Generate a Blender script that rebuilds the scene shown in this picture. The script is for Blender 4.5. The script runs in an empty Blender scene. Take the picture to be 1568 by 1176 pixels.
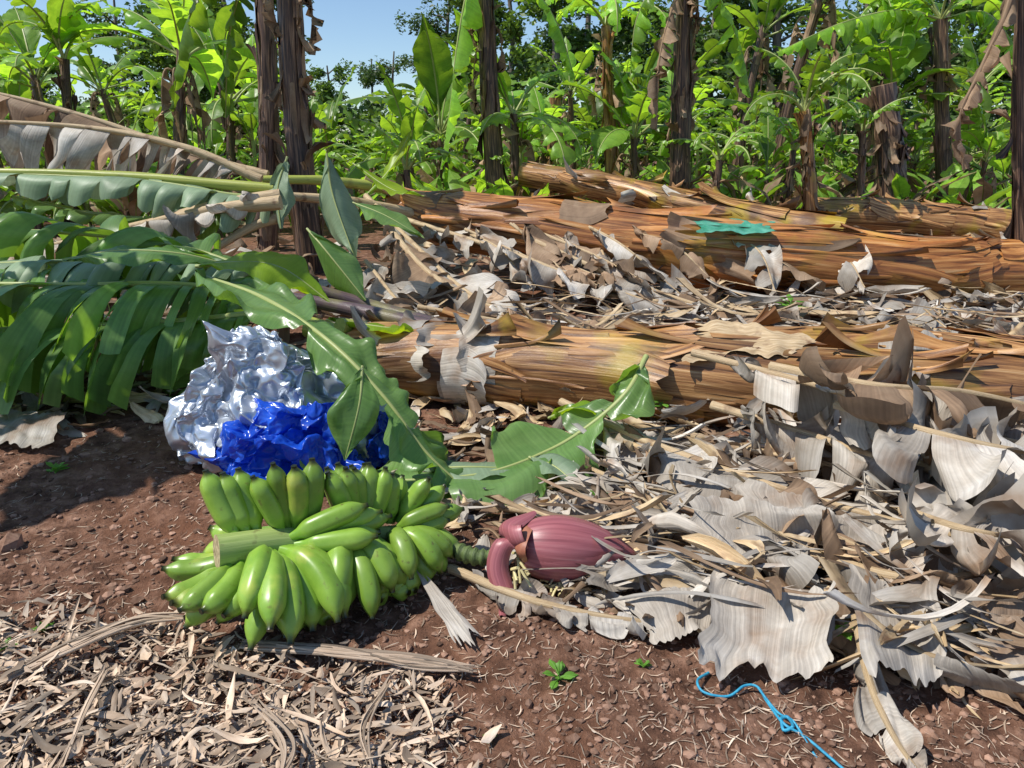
import bpy, math, random
import numpy as np
from mathutils import Vector, Matrix, noise
V=Vector
H=1.1; TH=math.radians(17.5); FP=1132.0
CT,ST=math.cos(TH),math.sin(TH)
random.seed(7)
rnd=random.random
def U(a,b): return a+(b-a)*random.random()
# --- survey helpers: a sight line from the tripod gives a world position on a level plane / at a depth
def ray(u,v):
    dx=(u-784)/FP; dy=(588-v)/FP
    return V((dx,CT+dy*ST,-ST+dy*CT))
def G(u,v,z=0.0):
    r=ray(u,v); return V((0,0,H))+r*((H-z)/-r.z)
def R(u,v,y):
    r=ray(u,v); return V((0,0,H))+r*(y/r.y)
def nz(x,y,z=0): return noise.noise(V((x,y,z)))
def gh(x,y):
    h=.035*nz(x*.9,y*.9,3)+.016*nz(x*3.1,y*3.1,8)
    if y<7: h+=.014*nz(x*9,y*9,1)+.010*nz(x*21,y*21,2)
    return h

# ---------------- materials
def mk(name,stops,coord='UV',scale=(1,1,1),nscale=5,detail=6,rough=.7,transl=0,tcol=None,bump=.3,bdist=.01,island=.15,orand=0,vein=0,vfreq=30,metal=0,spec=.5,dist=0,dark=None,spots=None):
    m=bpy.data.materials.new(name); m.use_nodes=True
    nt=m.node_tree; N=nt.nodes; L=nt.links
    for n in list(N): N.remove(n)
    out=N.new('ShaderNodeOutputMaterial'); b=N.new('ShaderNodeBsdfPrincipled')
    b.inputs['Roughness'].default_value=rough; b.inputs['Metallic'].default_value=metal
    b.inputs['Specular IOR Level'].default_value=spec
    tc=N.new('ShaderNodeTexCoord'); mp=N.new('ShaderNodeMapping'); mp.inputs['Scale'].default_value=scale
    L.new(tc.outputs[coord],mp.inputs['Vector'])
    no=N.new('ShaderNodeTexNoise'); no.inputs['Scale'].default_value=nscale; no.inputs['Detail'].default_value=detail
    no.inputs['Roughness'].default_value=.65; no.inputs['Distortion'].default_value=dist
    L.new(mp.outputs[0],no.inputs['Vector'])
    cr=N.new('ShaderNodeValToRGB'); L.new(no.outputs['Fac'],cr.inputs['Fac'])
    el=cr.color_ramp.elements
    while len(el)<len(stops): el.new(.5)
    for e,(p,c) in zip(el,stops): e.position=p; e.color=(*c,1)
    col=cr.outputs['Color']; hgt=no.outputs['Fac']
    def scale_(col,fac):
        mm=N.new('ShaderNodeVectorMath'); mm.operation='SCALE'; L.new(col,mm.inputs[0]); L.new(fac,mm.inputs['Scale']); return mm.outputs[0]
    for sp in ([] if not spots else (spots if isinstance(spots,list) else [spots])):
        n2=N.new('ShaderNodeTexNoise'); n2.inputs['Scale'].default_value=sp[0]; n2.inputs['Detail'].default_value=6
        L.new(tc.outputs['Object'],n2.inputs['Vector'])
        r2=N.new('ShaderNodeMapRange'); r2.inputs['From Min'].default_value=sp[1]; r2.inputs['From Max'].default_value=sp[1]+.14
        L.new(n2.outputs['Fac'],r2.inputs['Value'])
        fac=r2.outputs[0]
        if len(sp)>3:
            ml=N.new('ShaderNodeMath'); ml.operation='MULTIPLY'; L.new(fac,ml.inputs[0]); ml.inputs[1].default_value=sp[3]; fac=ml.outputs[0]
        mx=N.new('ShaderNodeMix'); mx.data_type='RGBA'; L.new(fac,mx.inputs['Factor'])
        L.new(col,mx.inputs['A']); mx.inputs['B'].default_value=(*sp[2],1); col=mx.outputs['Result']
    if vein:   # fine irregular lines across the blade (constant along UV.y)
        mv=N.new('ShaderNodeMapping'); mv.inputs['Scale'].default_value=(vfreq,.8,1); L.new(tc.outputs['UV'],mv.inputs['Vector'])
        w=N.new('ShaderNodeTexNoise'); w.inputs['Scale'].default_value=1; w.inputs['Detail'].default_value=3
        L.new(mv.outputs[0],w.inputs['Vector'])
        mr=N.new('ShaderNodeMapRange'); mr.inputs['From Min'].default_value=.3; mr.inputs['From Max'].default_value=.7
        mr.inputs['To Min'].default_value=1-vein; mr.inputs['To Max'].default_value=1.0+vein*.6
        L.new(w.outputs['Fac'],mr.inputs['Value']); col=scale_(col,mr.outputs[0])
        ad=N.new('ShaderNodeMath'); ad.operation='ADD'; L.new(w.outputs['Fac'],ad.inputs[0]); L.new(hgt,ad.inputs[1]); hgt=ad.outputs[0]
    def vary(col,src,a):
        mr=N.new('ShaderNodeMapRange'); mr.inputs['To Min'].default_value=1-a; mr.inputs['To Max'].default_value=1+a
        L.new(src,mr.inputs['Value']); return scale_(col,mr.outputs[0])
    if island:
        g=N.new('ShaderNodeNewGeometry'); col=vary(col,g.outputs['Random Per Island'],island)
    if orand:
        o=N.new('ShaderNodeObjectInfo'); col=vary(col,o.outputs['Random'],orand)
    if dark:
        sx=N.new('ShaderNodeSeparateXYZ'); L.new(tc.outputs['UV'],sx.inputs[0])
        r3=N.new('ShaderNodeValToRGB'); L.new(sx.outputs['Y'],r3.inputs['Fac'])
        e3=r3.color_ramp.elements
        while len(e3)<len(dark): e3.new(.5)
        for e,(p,c) in zip(e3,dark): e.position=p; e.color=(*c,1)
        mx=N.new('ShaderNodeMix'); mx.data_type='RGBA'; mx.blend_type='MULTIPLY'; mx.inputs['Factor'].default_value=1
        L.new(col,mx.inputs['A']); L.new(r3.outputs[0],mx.inputs['B']); col=mx.outputs['Result']
    L.new(col,b.inputs['Base Color'])
    if bump:
        bp=N.new('ShaderNodeBump'); bp.inputs['Strength'].default_value=bump; bp.inputs['Distance'].default_value=bdist
        L.new(hgt,bp.inputs['Height']); L.new(bp.outputs[0],b.inputs['Normal'])
    sh=b.outputs[0]
    if transl:
        t=N.new('ShaderNodeBsdfTranslucent')
        if tcol:
            mm=N.new('ShaderNodeMix'); mm.data_type='RGBA'; mm.blend_type='MULTIPLY'; mm.inputs['Factor'].default_value=1
            L.new(col,mm.inputs['A']); mm.inputs['B'].default_value=(*tcol,1); L.new(mm.outputs['Result'],t.inputs['Color'])
        else: L.new(col,t.inputs['Color'])
        ms=N.new('ShaderNodeMixShader'); ms.inputs[0].default_value=transl
        L.new(b.outputs[0],ms.inputs[1]); L.new(t.outputs[0],ms.inputs[2]); sh=ms.outputs[0]
    L.new(sh,out.inputs['Surface'])
    return m

M={}
M['soil']=mk('red_soil',[(.30,(.05,.026,.018)),(.5,(.18,.092,.058)),(.70,(.38,.22,.15))],coord='Object',nscale=13,detail=14,rough=.95,bump=1,bdist=.04,island=0,spec=.1,spots=(1.3,.52,(.20,.09,.05),.7))
M['clod']=mk('soil_clod',[(.3,(.13,.07,.045)),(.7,(.36,.22,.155))],coord='Object',nscale=20,rough=.95,bump=.6,island=.55,spec=.1)
M['leaf']=mk('banana_leaf_green',[(.3,(.11,.23,.05)),(.7,(.24,.39,.13))],nscale=4,rough=.30,transl=.36,tcol=(2.2,2.1,.45),bump=.25,bdist=.003,island=.28,orand=.12,vein=.2,vfreq=90)
M['leafbg']=mk('banana_leaf_back',[(.3,(.12,.26,.035)),(.7,(.27,.45,.07))],nscale=4,rough=.36,transl=.5,tcol=(2.3,2.0,.65),bump=.1,island=.45,orand=.45,vein=.15,vfreq=30)
M['leafpale']=mk('banana_leaf_underside',[(.3,(.22,.32,.18)),(.7,(.34,.45,.28))],nscale=4,rough=.5,transl=.3,bump=.25,bdist=.003,island=.15,vein=.16,vfreq=90)
M['leafyel']=mk('banana_leaf_yellowish',[(.3,(.2,.38,.02)),(.7,(.38,.55,.04))],nscale=4,rough=.4,transl=.5,tcol=(1.9,1.6,.6),bump=.2,bdist=.003,island=.1,vein=.12,vfreq=90)
M['rib']=mk('leaf_midrib',[(.3,(.24,.30,.08)),(.7,(.44,.46,.18))],scale=(4,1,1),nscale=6,rough=.45,bump=.2)
M['dry']=mk('dry_leaf_grey',[(.28,(.22,.165,.115)),(.5,(.48,.425,.355)),(.72,(.72,.68,.62))],nscale=3.2,detail=10,rough=.62,transl=.10,bump=.6,bdist=.005,island=.36,vein=.26,vfreq=130,spots=(5,.55,(.29,.19,.12)))
M['drybrown']=mk('dry_leaf_brown',[(.25,(.12,.07,.04)),(.5,(.31,.20,.12)),(.8,(.52,.39,.26))],nscale=4,detail=8,rough=.72,transl=.22,bump=.5,bdist=.004,island=.45,orand=.2,vein=.25,vfreq=110)
M['dryrib']=mk('dry_midrib',[(.25,(.22,.13,.065)),(.5,(.50,.36,.20)),(.8,(.70,.58,.40))],scale=(12,2,1),nscale=4,detail=8,rough=.6,bump=.7,bdist=.006,island=.35,spots=(14,.56,(.22,.13,.07)))
M['stem']=mk('pseudostem_sheath',[(.36,(.06,.025,.012)),(.47,(.27,.12,.04)),(.58,(.48,.26,.10)),(.72,(.70,.50,.29))],scale=(22,.7,1),nscale=2.2,detail=12,rough=.40,bump=.8,bdist=.008,island=.42,dist=.2,spots=[(3.0,.52,(.42,.30,.02),.75),(2.2,.54,(.11,.05,.028),.8)])
M['stemorange']=mk('pseudostem_orange',[(.34,(.07,.025,.01)),(.46,(.33,.12,.032)),(.58,(.56,.25,.075)),(.75,(.74,.50,.25))],scale=(22,.7,1),nscale=2.2,detail=12,rough=.36,bump=.8,bdist=.008,island=.34,dist=.2,spots=[(2.4,.57,(.42,.26,.03),.75),(1.7,.55,(.12,.05,.026),.8)])
M['stemdark']=mk('pseudostem_standing',[(.37,(.02,.012,.010)),(.5,(.085,.045,.03)),(.62,(.28,.17,.10)),(.78,(.50,.38,.25))],scale=(18,.9,1),nscale=2.5,detail=10,rough=.5,bump=.7,bdist=.01,island=.6,dist=.3)
M['stemgreen']=mk('green_stem',[(.3,(.18,.24,.04)),(.55,(.38,.40,.08)),(.8,(.52,.48,.15))],scale=(6,1,1),nscale=2.5,detail=7,rough=.4,bump=.3,spots=(5,.58,(.12,.07,.03)))
M['purple']=mk('purple_petiole',[(.3,(.05,.03,.04)),(.7,(.18,.12,.12))],scale=(10,1,1),nscale=3,rough=.35,bump=.3,spots=(4,.55,(.24,.22,.07)))
M['mulch']=mk('shredded_mulch',[(.25,(.20,.12,.07)),(.5,(.46,.34,.24)),(.8,(.74,.65,.54))],scale=(3,1,1),nscale=6,rough=.85,bump=.5,island=.6)
M['banana']=mk('banana_skin',[(.3,(.15,.28,.028)),(.7,(.27,.42,.06))],coord='Object',nscale=9,detail=5,rough=.34,bump=.10,bdist=.004,island=.26,spec=.5,
   dark=[(0,(.8,.9,.7)),(.12,(.9,1,.8)),(.2,(1,1,1)),(.90,(1,1,1)),(.945,(.42,.34,.3)),(.99,(.05,.04,.04))],spots=[(60,.63,(.13,.11,.03)),(7,.60,(.44,.46,.08)),(23,.64,(.30,.31,.07),.6)])
M['stalk']=mk('bunch_stalk',[(.3,(.22,.31,.07)),(.7,(.42,.5,.17))],scale=(9,1,1),nscale=5,rough=.5,bump=.4,bdist=.004,island=0,spots=(30,.6,(.18,.17,.06)))
M['cut']=mk('cut_face',[(.3,(.14,.09,.045)),(.7,(.6,.48,.28))],coord='Object',nscale=80,rough=.8,bump=.5,bdist=.004,island=0)
M['rachis']=mk('flower_rachis',[(.3,(.03,.05,.015)),(.7,(.16,.22,.06))],scale=(1,30,1),nscale=2,rough=.6,bump=.8,bdist=.01,island=.1)
M['flower']=mk('banana_flower_bract',[(.25,(.18,.045,.055)),(.55,(.38,.12,.13)),(.8,(.56,.30,.29))],scale=(30,1.2,1),nscale=1.6,detail=6,rough=.38,bump=.25,bdist=.003,island=.10,spec=.5)
M['bractin']=mk('bract_inner',[(.3,(.34,.10,.06)),(.7,(.55,.25,.14))],nscale=6,rough=.5,bump=.3)
M['cream']=mk('cream_florets',[(.3,(.55,.45,.18)),(.7,(.75,.66,.35))],nscale=6,rough=.5,island=.2)
M['silver']=mk('silver_plastic_bag',[(.3,(.42,.47,.54)),(.7,(.68,.72,.78))],coord='Object',nscale=3,rough=.33,metal=.65,transl=.10,bump=.25,bdist=.01,island=0,dist=1)
M['blue']=mk('blue_plastic_bag',[(.35,(.004,.035,.45)),(.65,(.03,.17,.9))],coord='Object',nscale=4,rough=.22,transl=.4,bump=.15,bdist=.01,island=0,spec=.7,dist=1)
M['teal']=mk('green_plastic_film',[(.3,(.02,.30,.18)),(.7,(.2,.6,.45))],coord='Object',nscale=9,rough=.25,transl=.3,bump=.5,bdist=.02,island=0)
M['twine']=mk('blue_twine',[(.3,(.01,.20,.36)),(.7,(.06,.42,.60))],coord='Object',nscale=60,rough=.5,island=0)
M['weed']=mk('weed_leaf',[(.3,(.10,.28,.03)),(.7,(.24,.45,.06))],nscale=5,rough=.5,transl=.35,tcol=(2,2,.8),island=.2)
M['tree']=mk('forest_leaf',[(.3,(.045,.095,.02)),(.7,(.14,.22,.05))],coord='Object',nscale=1.2,detail=3,rough=.42,transl=.35,tcol=(2,2,.8),bump=0,island=.6,orand=.25)
M['bark']=mk('tree_bark',[(.3,(.09,.07,.055)),(.7,(.26,.22,.17))],coord='Object',scale=(1,1,.2),nscale=12,rough=.9,bump=.6,bdist=.03)

# ---------------- mesh builder
class MB:
    def __init__(s): s.v=[];s.f=[];s.m=[];s.uv=[]
    def grid(s,rows,uvs,mat):
        b=len(s.v); nc=len(rows[0])
        for r,q in zip(rows,uvs):
            s.v.extend([tuple(p) for p in r]); s.uv.extend(q)
        for i in range(len(rows)-1):
            for j in range(nc-1):
                a=b+i*nc+j
                s.f.append((a,a+1,a+nc+1,a+nc)); s.m.append(mat)
    def obj(s,name,mats,smooth=True,parent=None):
        me=bpy.data.meshes.new(name); me.from_pydata(s.v,[],s.f)
        me.polygons.foreach_set('material_index',s.m)
        me.polygons.foreach_set('use_smooth',[smooth]*len(s.f))
        uvl=me.uv_layers.new(name='UVMap')
        li=np.empty(len(me.loops),dtype=np.int32); me.loops.foreach_get('vertex_index',li)
        uvl.data.foreach_set('uv',np.array(s.uv,dtype=np.float32)[li].ravel())
        for k in mats: me.materials.append(M[k])
        me.update()
        o=bpy.data.objects.new(name,me); bpy.context.collection.objects.link(o)
        if parent: o.parent=parent
        return o
def empty(name):
    o=bpy.data.objects.new(name,None); bpy.context.collection.objects.link(o); o.empty_display_size=.1; return o
def smooth(pts,n):
    if len(pts)==2: return [pts[0].lerp(pts[1],i/n) for i in range(n+1)]
    out=[]; k=len(pts)-1
    for i in range(n+1):
        t=i/n*k; a=min(int(t),k-1); f=t-a
        p1,p2=pts[a],pts[a+1]; p0=pts[a-1] if a>0 else p1*2-p2; p3=pts[a+2] if a+2<=k else p2*2-p1
        out.append(.5*((2*p1)+(p2-p0)*f+(2*p0-5*p1+4*p2-p3)*f*f+(3*p1-p0-3*p2+p3)*f**3))
    return out
def tang(P,i):
    a=P[max(i-1,0)]; b=P[min(i+1,len(P)-1)]; d=b-a
    return d.normalized() if d.length>1e-9 else V((0,0,1))
def frames(P):
    T=tang(P,0); n=T.orthogonal().normalized(); out=[]
    for i in range(len(P)):
        T=tang(P,i); n=(n-T*n.dot(T)).normalized(); out.append((P[i],T,n,T.cross(n)))
    return out
def tube(mb,P,rf,n=10,mat=0,wob=0,seed=0,cap=True,capmat=None,norm=False,penta=0):
    F=frames(P); L=0; rows=[];uvs=[]; m=len(P)-1
    for i,(p,T,a,b) in enumerate(F):
        if i: L+=(P[i]-P[i-1]).length
        r=rf(i/m); row=[];uv=[]
        for j in range(n+1):
            th=2*math.pi*(j%n)/n
            rr=r*(1+penta*math.cos(5*th))
            if wob: rr*=1+wob*noise.noise(V((math.cos(th)*1.5+seed,math.sin(th)*1.5,L*3)))
            row.append(p+(a*math.cos(th)+b*math.sin(th))*rr); uv.append((j/n,i/m if norm else L))
        rows.append(row);uvs.append(uv)
    mb.grid(rows,uvs,mat)
    if cap:
        for k,e in ((0,0),(-1,1)):
            c=F[k][0]; r0=rows[k]
            mb.grid([r0,[c+(q-c)*.01 for q in r0]],[uvs[k],uvs[k]],mat if capmat is None else capmat)
def sheaths(mb,P,rf,count,seed,mat,lr=(.1,.35),flare=.06,wr=(.6,2.2),off=.005,tr=(0,.95)):
    rs=random.Random(seed); F=frames(P); m=len(P)-1; TL=sum((P[i+1]-P[i]).length for i in range(m))
    for _ in range(count):
        t0=rs.uniform(*tr); ln=rs.uniform(*lr); a0=rs.uniform(0,6.28); w=rs.uniform(*wr); rev=rs.random()<.5
        ns=22; nc=9 if w>.5 else 3; fl=flare*rs.random()**1.5*1.5; o=off*rs.uniform(.6,2.4); rows=[];uvs=[]; ph=rs.uniform(0,50); k1=rs.uniform(-.4,.4); drift=rs.uniform(-.3,.3)
        for i in range(ns+1):
            s=i/ns
            ww=w*(1-.45*s**3)*(1+.12*noise.noise(V((ph,s*3,0)))); row=[];uv=[]
            for j in range(nc+1):
                c=j/nc-.5
                se=s*(1-.22*abs(noise.noise(V((ph,c*9,1))))-.10*abs(noise.noise(V((ph,c*31,2)))))+.05*noise.noise(V((ph,c*7,4)))*(1-s)
                t=t0+(ln*se if not rev else -ln*se); t=min(max(t,0),1)
                x=t*m; k=min(int(x),m-1); f=x-k
                p=F[k][0].lerp(F[k+1][0],f); a=F[k][2];b=F[k][3]; r=rf(t)
                th=a0+c*ww+k1*s*s+drift*s; cu=abs(c)*2
                rr=r*1.03+o*(1.2-cu)+fl*max(0,(s-.5)/.5)**2*(1+.7*math.sin(c*6+ph))+.014*cu**3*(.2+s)*(.6+noise.noise(V((ph,s*2,c*2))))+.008*noise.noise(V((c*5,s*4,ph)))*(.2+s)
                q=p+(a*math.cos(th)+b*math.sin(th))*rr
                if q.z<.012: q.z=.012
                row.append(q); uv.append((c*w/6.28+ph,s*ln*TL+ph))
            rows.append(row);uvs.append(uv)
        mb.grid(rows,uvs,mat)
def leaf(mb,pts,W,droop=1.0,seed=0,mat=0,ribmat=1,rib=.012,n=40,m=5,start=.1,up0=.25,lean=.35,seg=(2,7),up=None,
         sides=(1,1),wav=.01,floor=True,gap=.22,wtip=.15,dvar=.5,shape=None,miss=0,big=0):
    rs=random.Random(seed); P=smooth(pts,n); up=up or V((0,0,1)); L=sum((P[i+1]-P[i]).length for i in range(n))
    def prof(t):
        if t<start: return 0
        s=(t-start)/(1-start)
        if shape: return shape(s)
        return max(.02,(min(1,s*5)**.6)*(1-max(0,(s-.55)/.45)**2*(1-wtip)))
    tube(mb,P,lambda t:rib*(1-.75*t)+.001,n=6 if rib<.015 else 9,mat=ribmat,cap=True,wob=.25 if rib>.015 else 0,seed=seed)
    for si,side in enumerate((1,-1)):
        if not sides[si]: continue
        i=int(start*n)
        while i<n:
            k=rs.randint(*seg); j1=min(i+k,n); dr=droop*(1+dvar*rs.uniform(-1,1)); u0=up0*(1+.6*rs.uniform(-1,1)); ph=rs.uniform(0,99); ls=1-.3*rs.random()**2; ln=lean*(1+.5*rs.uniform(-1,1)); tw=rs.uniform(-1,1)*big
            if rs.random()<miss: i=j1; continue
            rows=[];uvs=[]; cen=(i+j1)/2
            for j in range(i,j1+1):
                t=j/n; T=tang(P,j); S=T.cross(up); rel=(j-cen)/max(1,(j1-i))
                w=W*prof(t)*ls*(1-.25*abs(rel*2)**3*(1 if gap>.15 else 0))
                if S.length<.05: S=T.orthogonal()
                S=S.normalized()*side; Z=S.cross(T)*side
                if Z.dot(up)<0: Z=-Z
                pos=P[j].copy(); row=[pos.copy()];uv=[(t*L,0)]; ang=u0
                step=L/n
                for c in range(1,m+1):
                    x=c/m
                    ang-=dr/m*(1+tw*rel*2)
                    a=max(ang,-1.5)
                    d=(S*math.cos(a)+Z*math.sin(a)+T*ln).normalized()
                    pos=pos+d*(w/m)
                    off=T*(-(j-cen)*step*gap*x*x) + Z*(wav*noise.noise(V((t*L*9+ph*.2,x*3,ph)))*x*2+big*.10*noise.noise(V((t*L*3,x*1.3,ph)))*x)+T*(big*.05*noise.noise(V((ph,x*2,t*L*2)))*x)
                    q=pos+off
                    if floor and q.z<.012: q.z=.012+.03*abs(noise.noise(q*7))
                    row.append(q); uv.append((t*L,x*W))
                rows.append(row);uvs.append(uv)
            if len(rows)>1: mb.grid(rows,uvs,mat)
            i=j1
def sheet(mb,c,amp=.03,seed=0,mat=0,nu=34,nv=22,rag=.09,alongv=False,pleat=.35,roll=0):
    c=[V(p) for p in c]; N=(c[1]-c[0]).cross(c[3]-c[0]).normalized(); N=N if N.z>0 else -N
    lu=(c[1]-c[0]).length; lv=(c[3]-c[0]).length; rows=[];uvs=[]; rs=random.Random(seed); k1,k2=rs.uniform(-1,1),rs.uniform(-1,1)
    for i in range(nu+1):
        row=[];uv=[]
        for j in range(nv+1):
            x=i/nu;y=j/nv
            x2=x+rag*1.6*noise.noise(V((y*4,seed*3.1,(x>.5)*7)))*abs(x-.5)*2
            y2=y+rag*(1.8*noise.noise(V((x*3,seed*1.7,9)))+1.6*noise.noise(V((x*13,seed*1.7,(y>.5)*5))))*abs(y-.5)*2
            p=c[0].lerp(c[1],x2).lerp(c[3].lerp(c[2],x2),y2)
            q=V((x*lu*4+seed*5,y*lv*4,seed))
            s=math.sin(x*lu*34*(1+.35*noise.noise(V((seed,x*2,0))))+noise.noise(q)*5+y*k1*3)
            cur=k1*(x-.5)**2*4*abs(k1)+k2*((y-.3))**2*2
            fold=1-abs(noise.noise(q*.8+V((3,1,2))))*2.2
            fold2=abs(noise.noise(q*2.0+V((8,1,2))))
            p=p+N*(amp*(pleat*s*(.2+.8*y)+1.6*fold+1.3*cur+1.3*fold2)+roll*max(0,abs(x-.5)*2-.6)**1.5)
            p.z=max(p.z,.012)
            row.append(p); uv.append((x*lu,y*lv) if not alongv else (y*lv,x*lu))
        rows.append(row);uvs.append(uv)
    mb.grid(rows,uvs,mat)
def scrap(mb,pos,L,W,rs,mat,nu=6,nv=4,flat=.35,curl=1.5,az=None):
    az=rs.uniform(0,6.28) if az is None else az; R_=Matrix.Rotation(az,3,'Z')@Matrix.Rotation(rs.gauss(0,flat),3,'X')@Matrix.Rotation(rs.gauss(0,flat*.6),3,'Y')
    cu=rs.uniform(-curl,curl); cl=rs.uniform(-.8,.8); ph=rs.uniform(0,99); rows=[];uvs=[]
    for i in range(nu+1):
        x=i/nu-.5; row=[];uv=[]
        w=W*(1-(abs(x)*2)**2.5*.75)*(1+.3*noise.noise(V((x*4,ph,0))))
        for j in range(nv+1):
            y=j/nv-.5; th=y*cu*2
            yy=w*(math.sin(th)/(cu*2) if abs(cu)>.05 else y); zz=w*(1-math.cos(th))/(cu*2 if abs(cu)>.05 else 1)
            p=V((x*L+.10*L*noise.noise(V((y*9,ph,2)))*abs(x)*2,yy+.12*L*math.sin(x*3+ph),zz+L*cl*x*x+.25*W*noise.noise(V((x*4,y*3,ph)))))
            q=pos+R_@p
            g=gh(q.x,q.y)+.003
            if q.z<g: q.z=g
            row.append(q); uv.append((y*W+ph,x*L))
        rows.append(row);uvs.append(uv)
    mb.grid(rows,uvs,mat)

# ---------------- ground
def axis(a,b,fine,s0,far):
    x=[a]
    while x[-1]<b: x.append(x[-1]+fine)
    st=fine
    r=[x[-1]]
    while r[-1]<far: st*=1.18; r.append(r[-1]+st)
    l=[x[0]]; st=fine
    while l[-1]>s0: st*=1.18; l.append(l[-1]-st)
    return l[:0:-1]+x+r[1:]
xs=axis(-2.4,2.6,.018,-160,160); ys=axis(1.0,4.0,.018,-40,220)
vs=[(x,y,gh(x,y)) for y in ys for x in xs]; nx=len(xs)
fs=[(j*nx+i,j*nx+i+1,(j+1)*nx+i+1,(j+1)*nx+i) for j in range(len(ys)-1) for i in range(nx-1)]
me=bpy.data.meshes.new('ground'); me.from_pydata(vs,[],fs); me.polygons.foreach_set('use_smooth',[True]*len(fs)); me.materials.append(M['soil'])
go=bpy.data.objects.new('ground',me); bpy.context.collection.objects.link(go)

def icoverts():
    import bmesh
    bm=bmesh.new(); bmesh.ops.create_icosphere(bm,subdivisions=1,radius=1)
    v=[p.co.copy() for p in bm.verts]; f=[[q.index for q in a.verts] for a in bm.faces]; bm.free(); return v,f
IV,IF=icoverts()
mb=MB(); rs=random.Random(3)
def clod(mb,p,s):
    b=len(mb.v); k=[rs.uniform(.6,1.2) for _ in range(3)]
    for v in IV:
        mb.v.append((p.x+v.x*s*k[0]*rs.uniform(.75,1.2),p.y+v.y*s*k[1]*rs.uniform(.75,1.2),p.z+v.z*s*k[2]*.6*rs.uniform(.75,1.2))); mb.uv.append((0,0))
    for f in IF: mb.f.append(tuple(b+i for i in f)); mb.m.append(0)
for _ in range(14000):
    u=rs.uniform(-60,1640); v=1240-610*rs.random()**.8
    p=G(u,v); s=.0015+.011*rs.random()**4
    if u<400 and rs.random()<.3: s*=1.6
    p.z=gh(p.x,p.y)+s*.2; clod(mb,p,s)
for u,v,s in [(15,835,.05),(75,905,.02),(165,910,.02),(125,895,.016),(95,938,.025),(230,765,.018),(30,1000,.012),(190,765,.012),(700,1075,.015),(560,700,.02),(990,1070,.012),(1500,1060,.02),(1420,1120,.014),(50,740,.02),(100,700,.018),(1530,1040,.03)]:
    p=G(u,v); p.z=gh(p.x,p.y)+s*.15; clod(mb,p,s)
mb.obj('soil_clods',['clod'],smooth=False)

# ---------------- mulch & litter
mb=MB(); rs=random.Random(11)
def inmulch(u,v):
    e=1000-70*math.exp(-((u-120)/190)**2)+ (30 if u>450 else 0)+25*nz(u*.01,0,4)
    return v>e+rs.gauss(0,12) and u<690+60*nz(v*.02,3)-(v-1000)*.05+rs.gauss(0,25)
for _ in range(6200):
    u=rs.uniform(-60,760); v=rs.uniform(900,1260)
    if not inmulch(u,v): continue
    p=G(u,v); p.z=gh(p.x,p.y)+rs.uniform(.002,.035)
    L=.008+.05*rs.random()**2.4
    scrap(mb,p,L,L*rs.uniform(.10,.5),rs,0,nu=3,nv=2,flat=.35)
for _ in range(260):
    u=rs.uniform(-60,720); v=rs.uniform(950,1240)
    if not inmulch(u,v): continue
    p=G(u,v); p.z=gh(p.x,p.y)+rs.uniform(.01,.04)
    scrap(mb,p,rs.uniform(.06,.2),rs.uniform(.004,.018),rs,0,nu=6,nv=3,flat=.15,curl=1)
for _ in range(5200):
    u=rs.uniform(-60,1620); v=1250-600*rs.random()
    p=G(u,v); p.z=gh(p.x,p.y)+.003
    scrap(mb,p,rs.uniform(.006,.045),rs.uniform(.001,.004),rs,0,nu=3,nv=1,flat=.12)
mb.obj('shredded_mulch',['mulch'])
def strip(mb,pts,w,mat,seed,k=5):
    rs=random.Random(seed)
    for q in range(k):
        P=[p+V((rs.uniform(-1,1)*w,rs.uniform(-1,1)*w,rs.uniform(0,.5)*w)) for p in pts]; P=smooth(P,18)
        tube(mb,P,lambda t,r=w*rs.uniform(.10,.34):r*(1-.6*abs(2*t-1)**3),n=5,mat=mat,wob=.5,seed=q)
mb=MB()
strip(mb,[G(380,990,.02),G(520,1000,.03),G(640,1015,.025),G(725,1025,.015)],.016,0,1,11)
strip(mb,[G(-20,1055,.02),G(90,1000,.03),G(200,955,.035),G(290,945,.02)],.014,0,2,9)
strip(mb,[G(90,1176,.02),G(130,1090,.04),G(160,1030,.03)],.010,0,3,5)
strip(mb,[G(570,1176,.02),G(560,1110,.04),G(590,1050,.03)],.010,0,4,5)
strip(mb,[G(420,1200,.03),G(440,1140,.05),G(400,1080,.03)],.012,0,5,5)
mb.obj('dry_fibre_strips',['mulch'])

mb=MB(); rs=random.Random(21)
def place(n,ur,vr,Lr,Wf,zr,mats,test=None,flat=.35,curl=1.5,nu=7,nv=4,az=None):
    for _ in range(n):
        u=rs.uniform(*ur); v=rs.uniform(*vr)
        if test and not test(u,v): continue
        p=G(u,v); p.z=gh(p.x,p.y)+rs.uniform(*zr); L=rs.uniform(*Lr)
        scrap(mb,p,L,L*rs.uniform(*Wf),rs,rs.choice(mats),nu=nu,nv=nv,flat=flat,curl=curl,az=None if az is None else rs.gauss(az,.45))
edge=lambda u,v: v<880+ (u-700)*.21
place(600,(880,1640),(640,1060),(.06,.26),(.12,.45),(.01,.12),[0,0,0,1,2],edge,curl=2.6,flat=.5)
place(330,(640,1100),(740,960),(.04,.18),(.12,.45),(.0,.05),[0,0,1,2],lambda u,v: v<800+(u-640)*.4+20,curl=2.4)
place(420,(880,1640),(600,1060),(.12,.5),(.02,.07),(.03,.15),[0,0,1,2],edge,flat=.12,az=-.35,nu=10)
place(700,(560,1640),(452,560),(.1,.4),(.10,.4),(.0,.12),[0,0,0,1,2],curl=2.4)
place(260,(560,1640),(440,560),(.2,.8),(.02,.06),(.03,.2),[0,1,2,2],flat=.12,az=-.25,nu=10)
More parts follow.
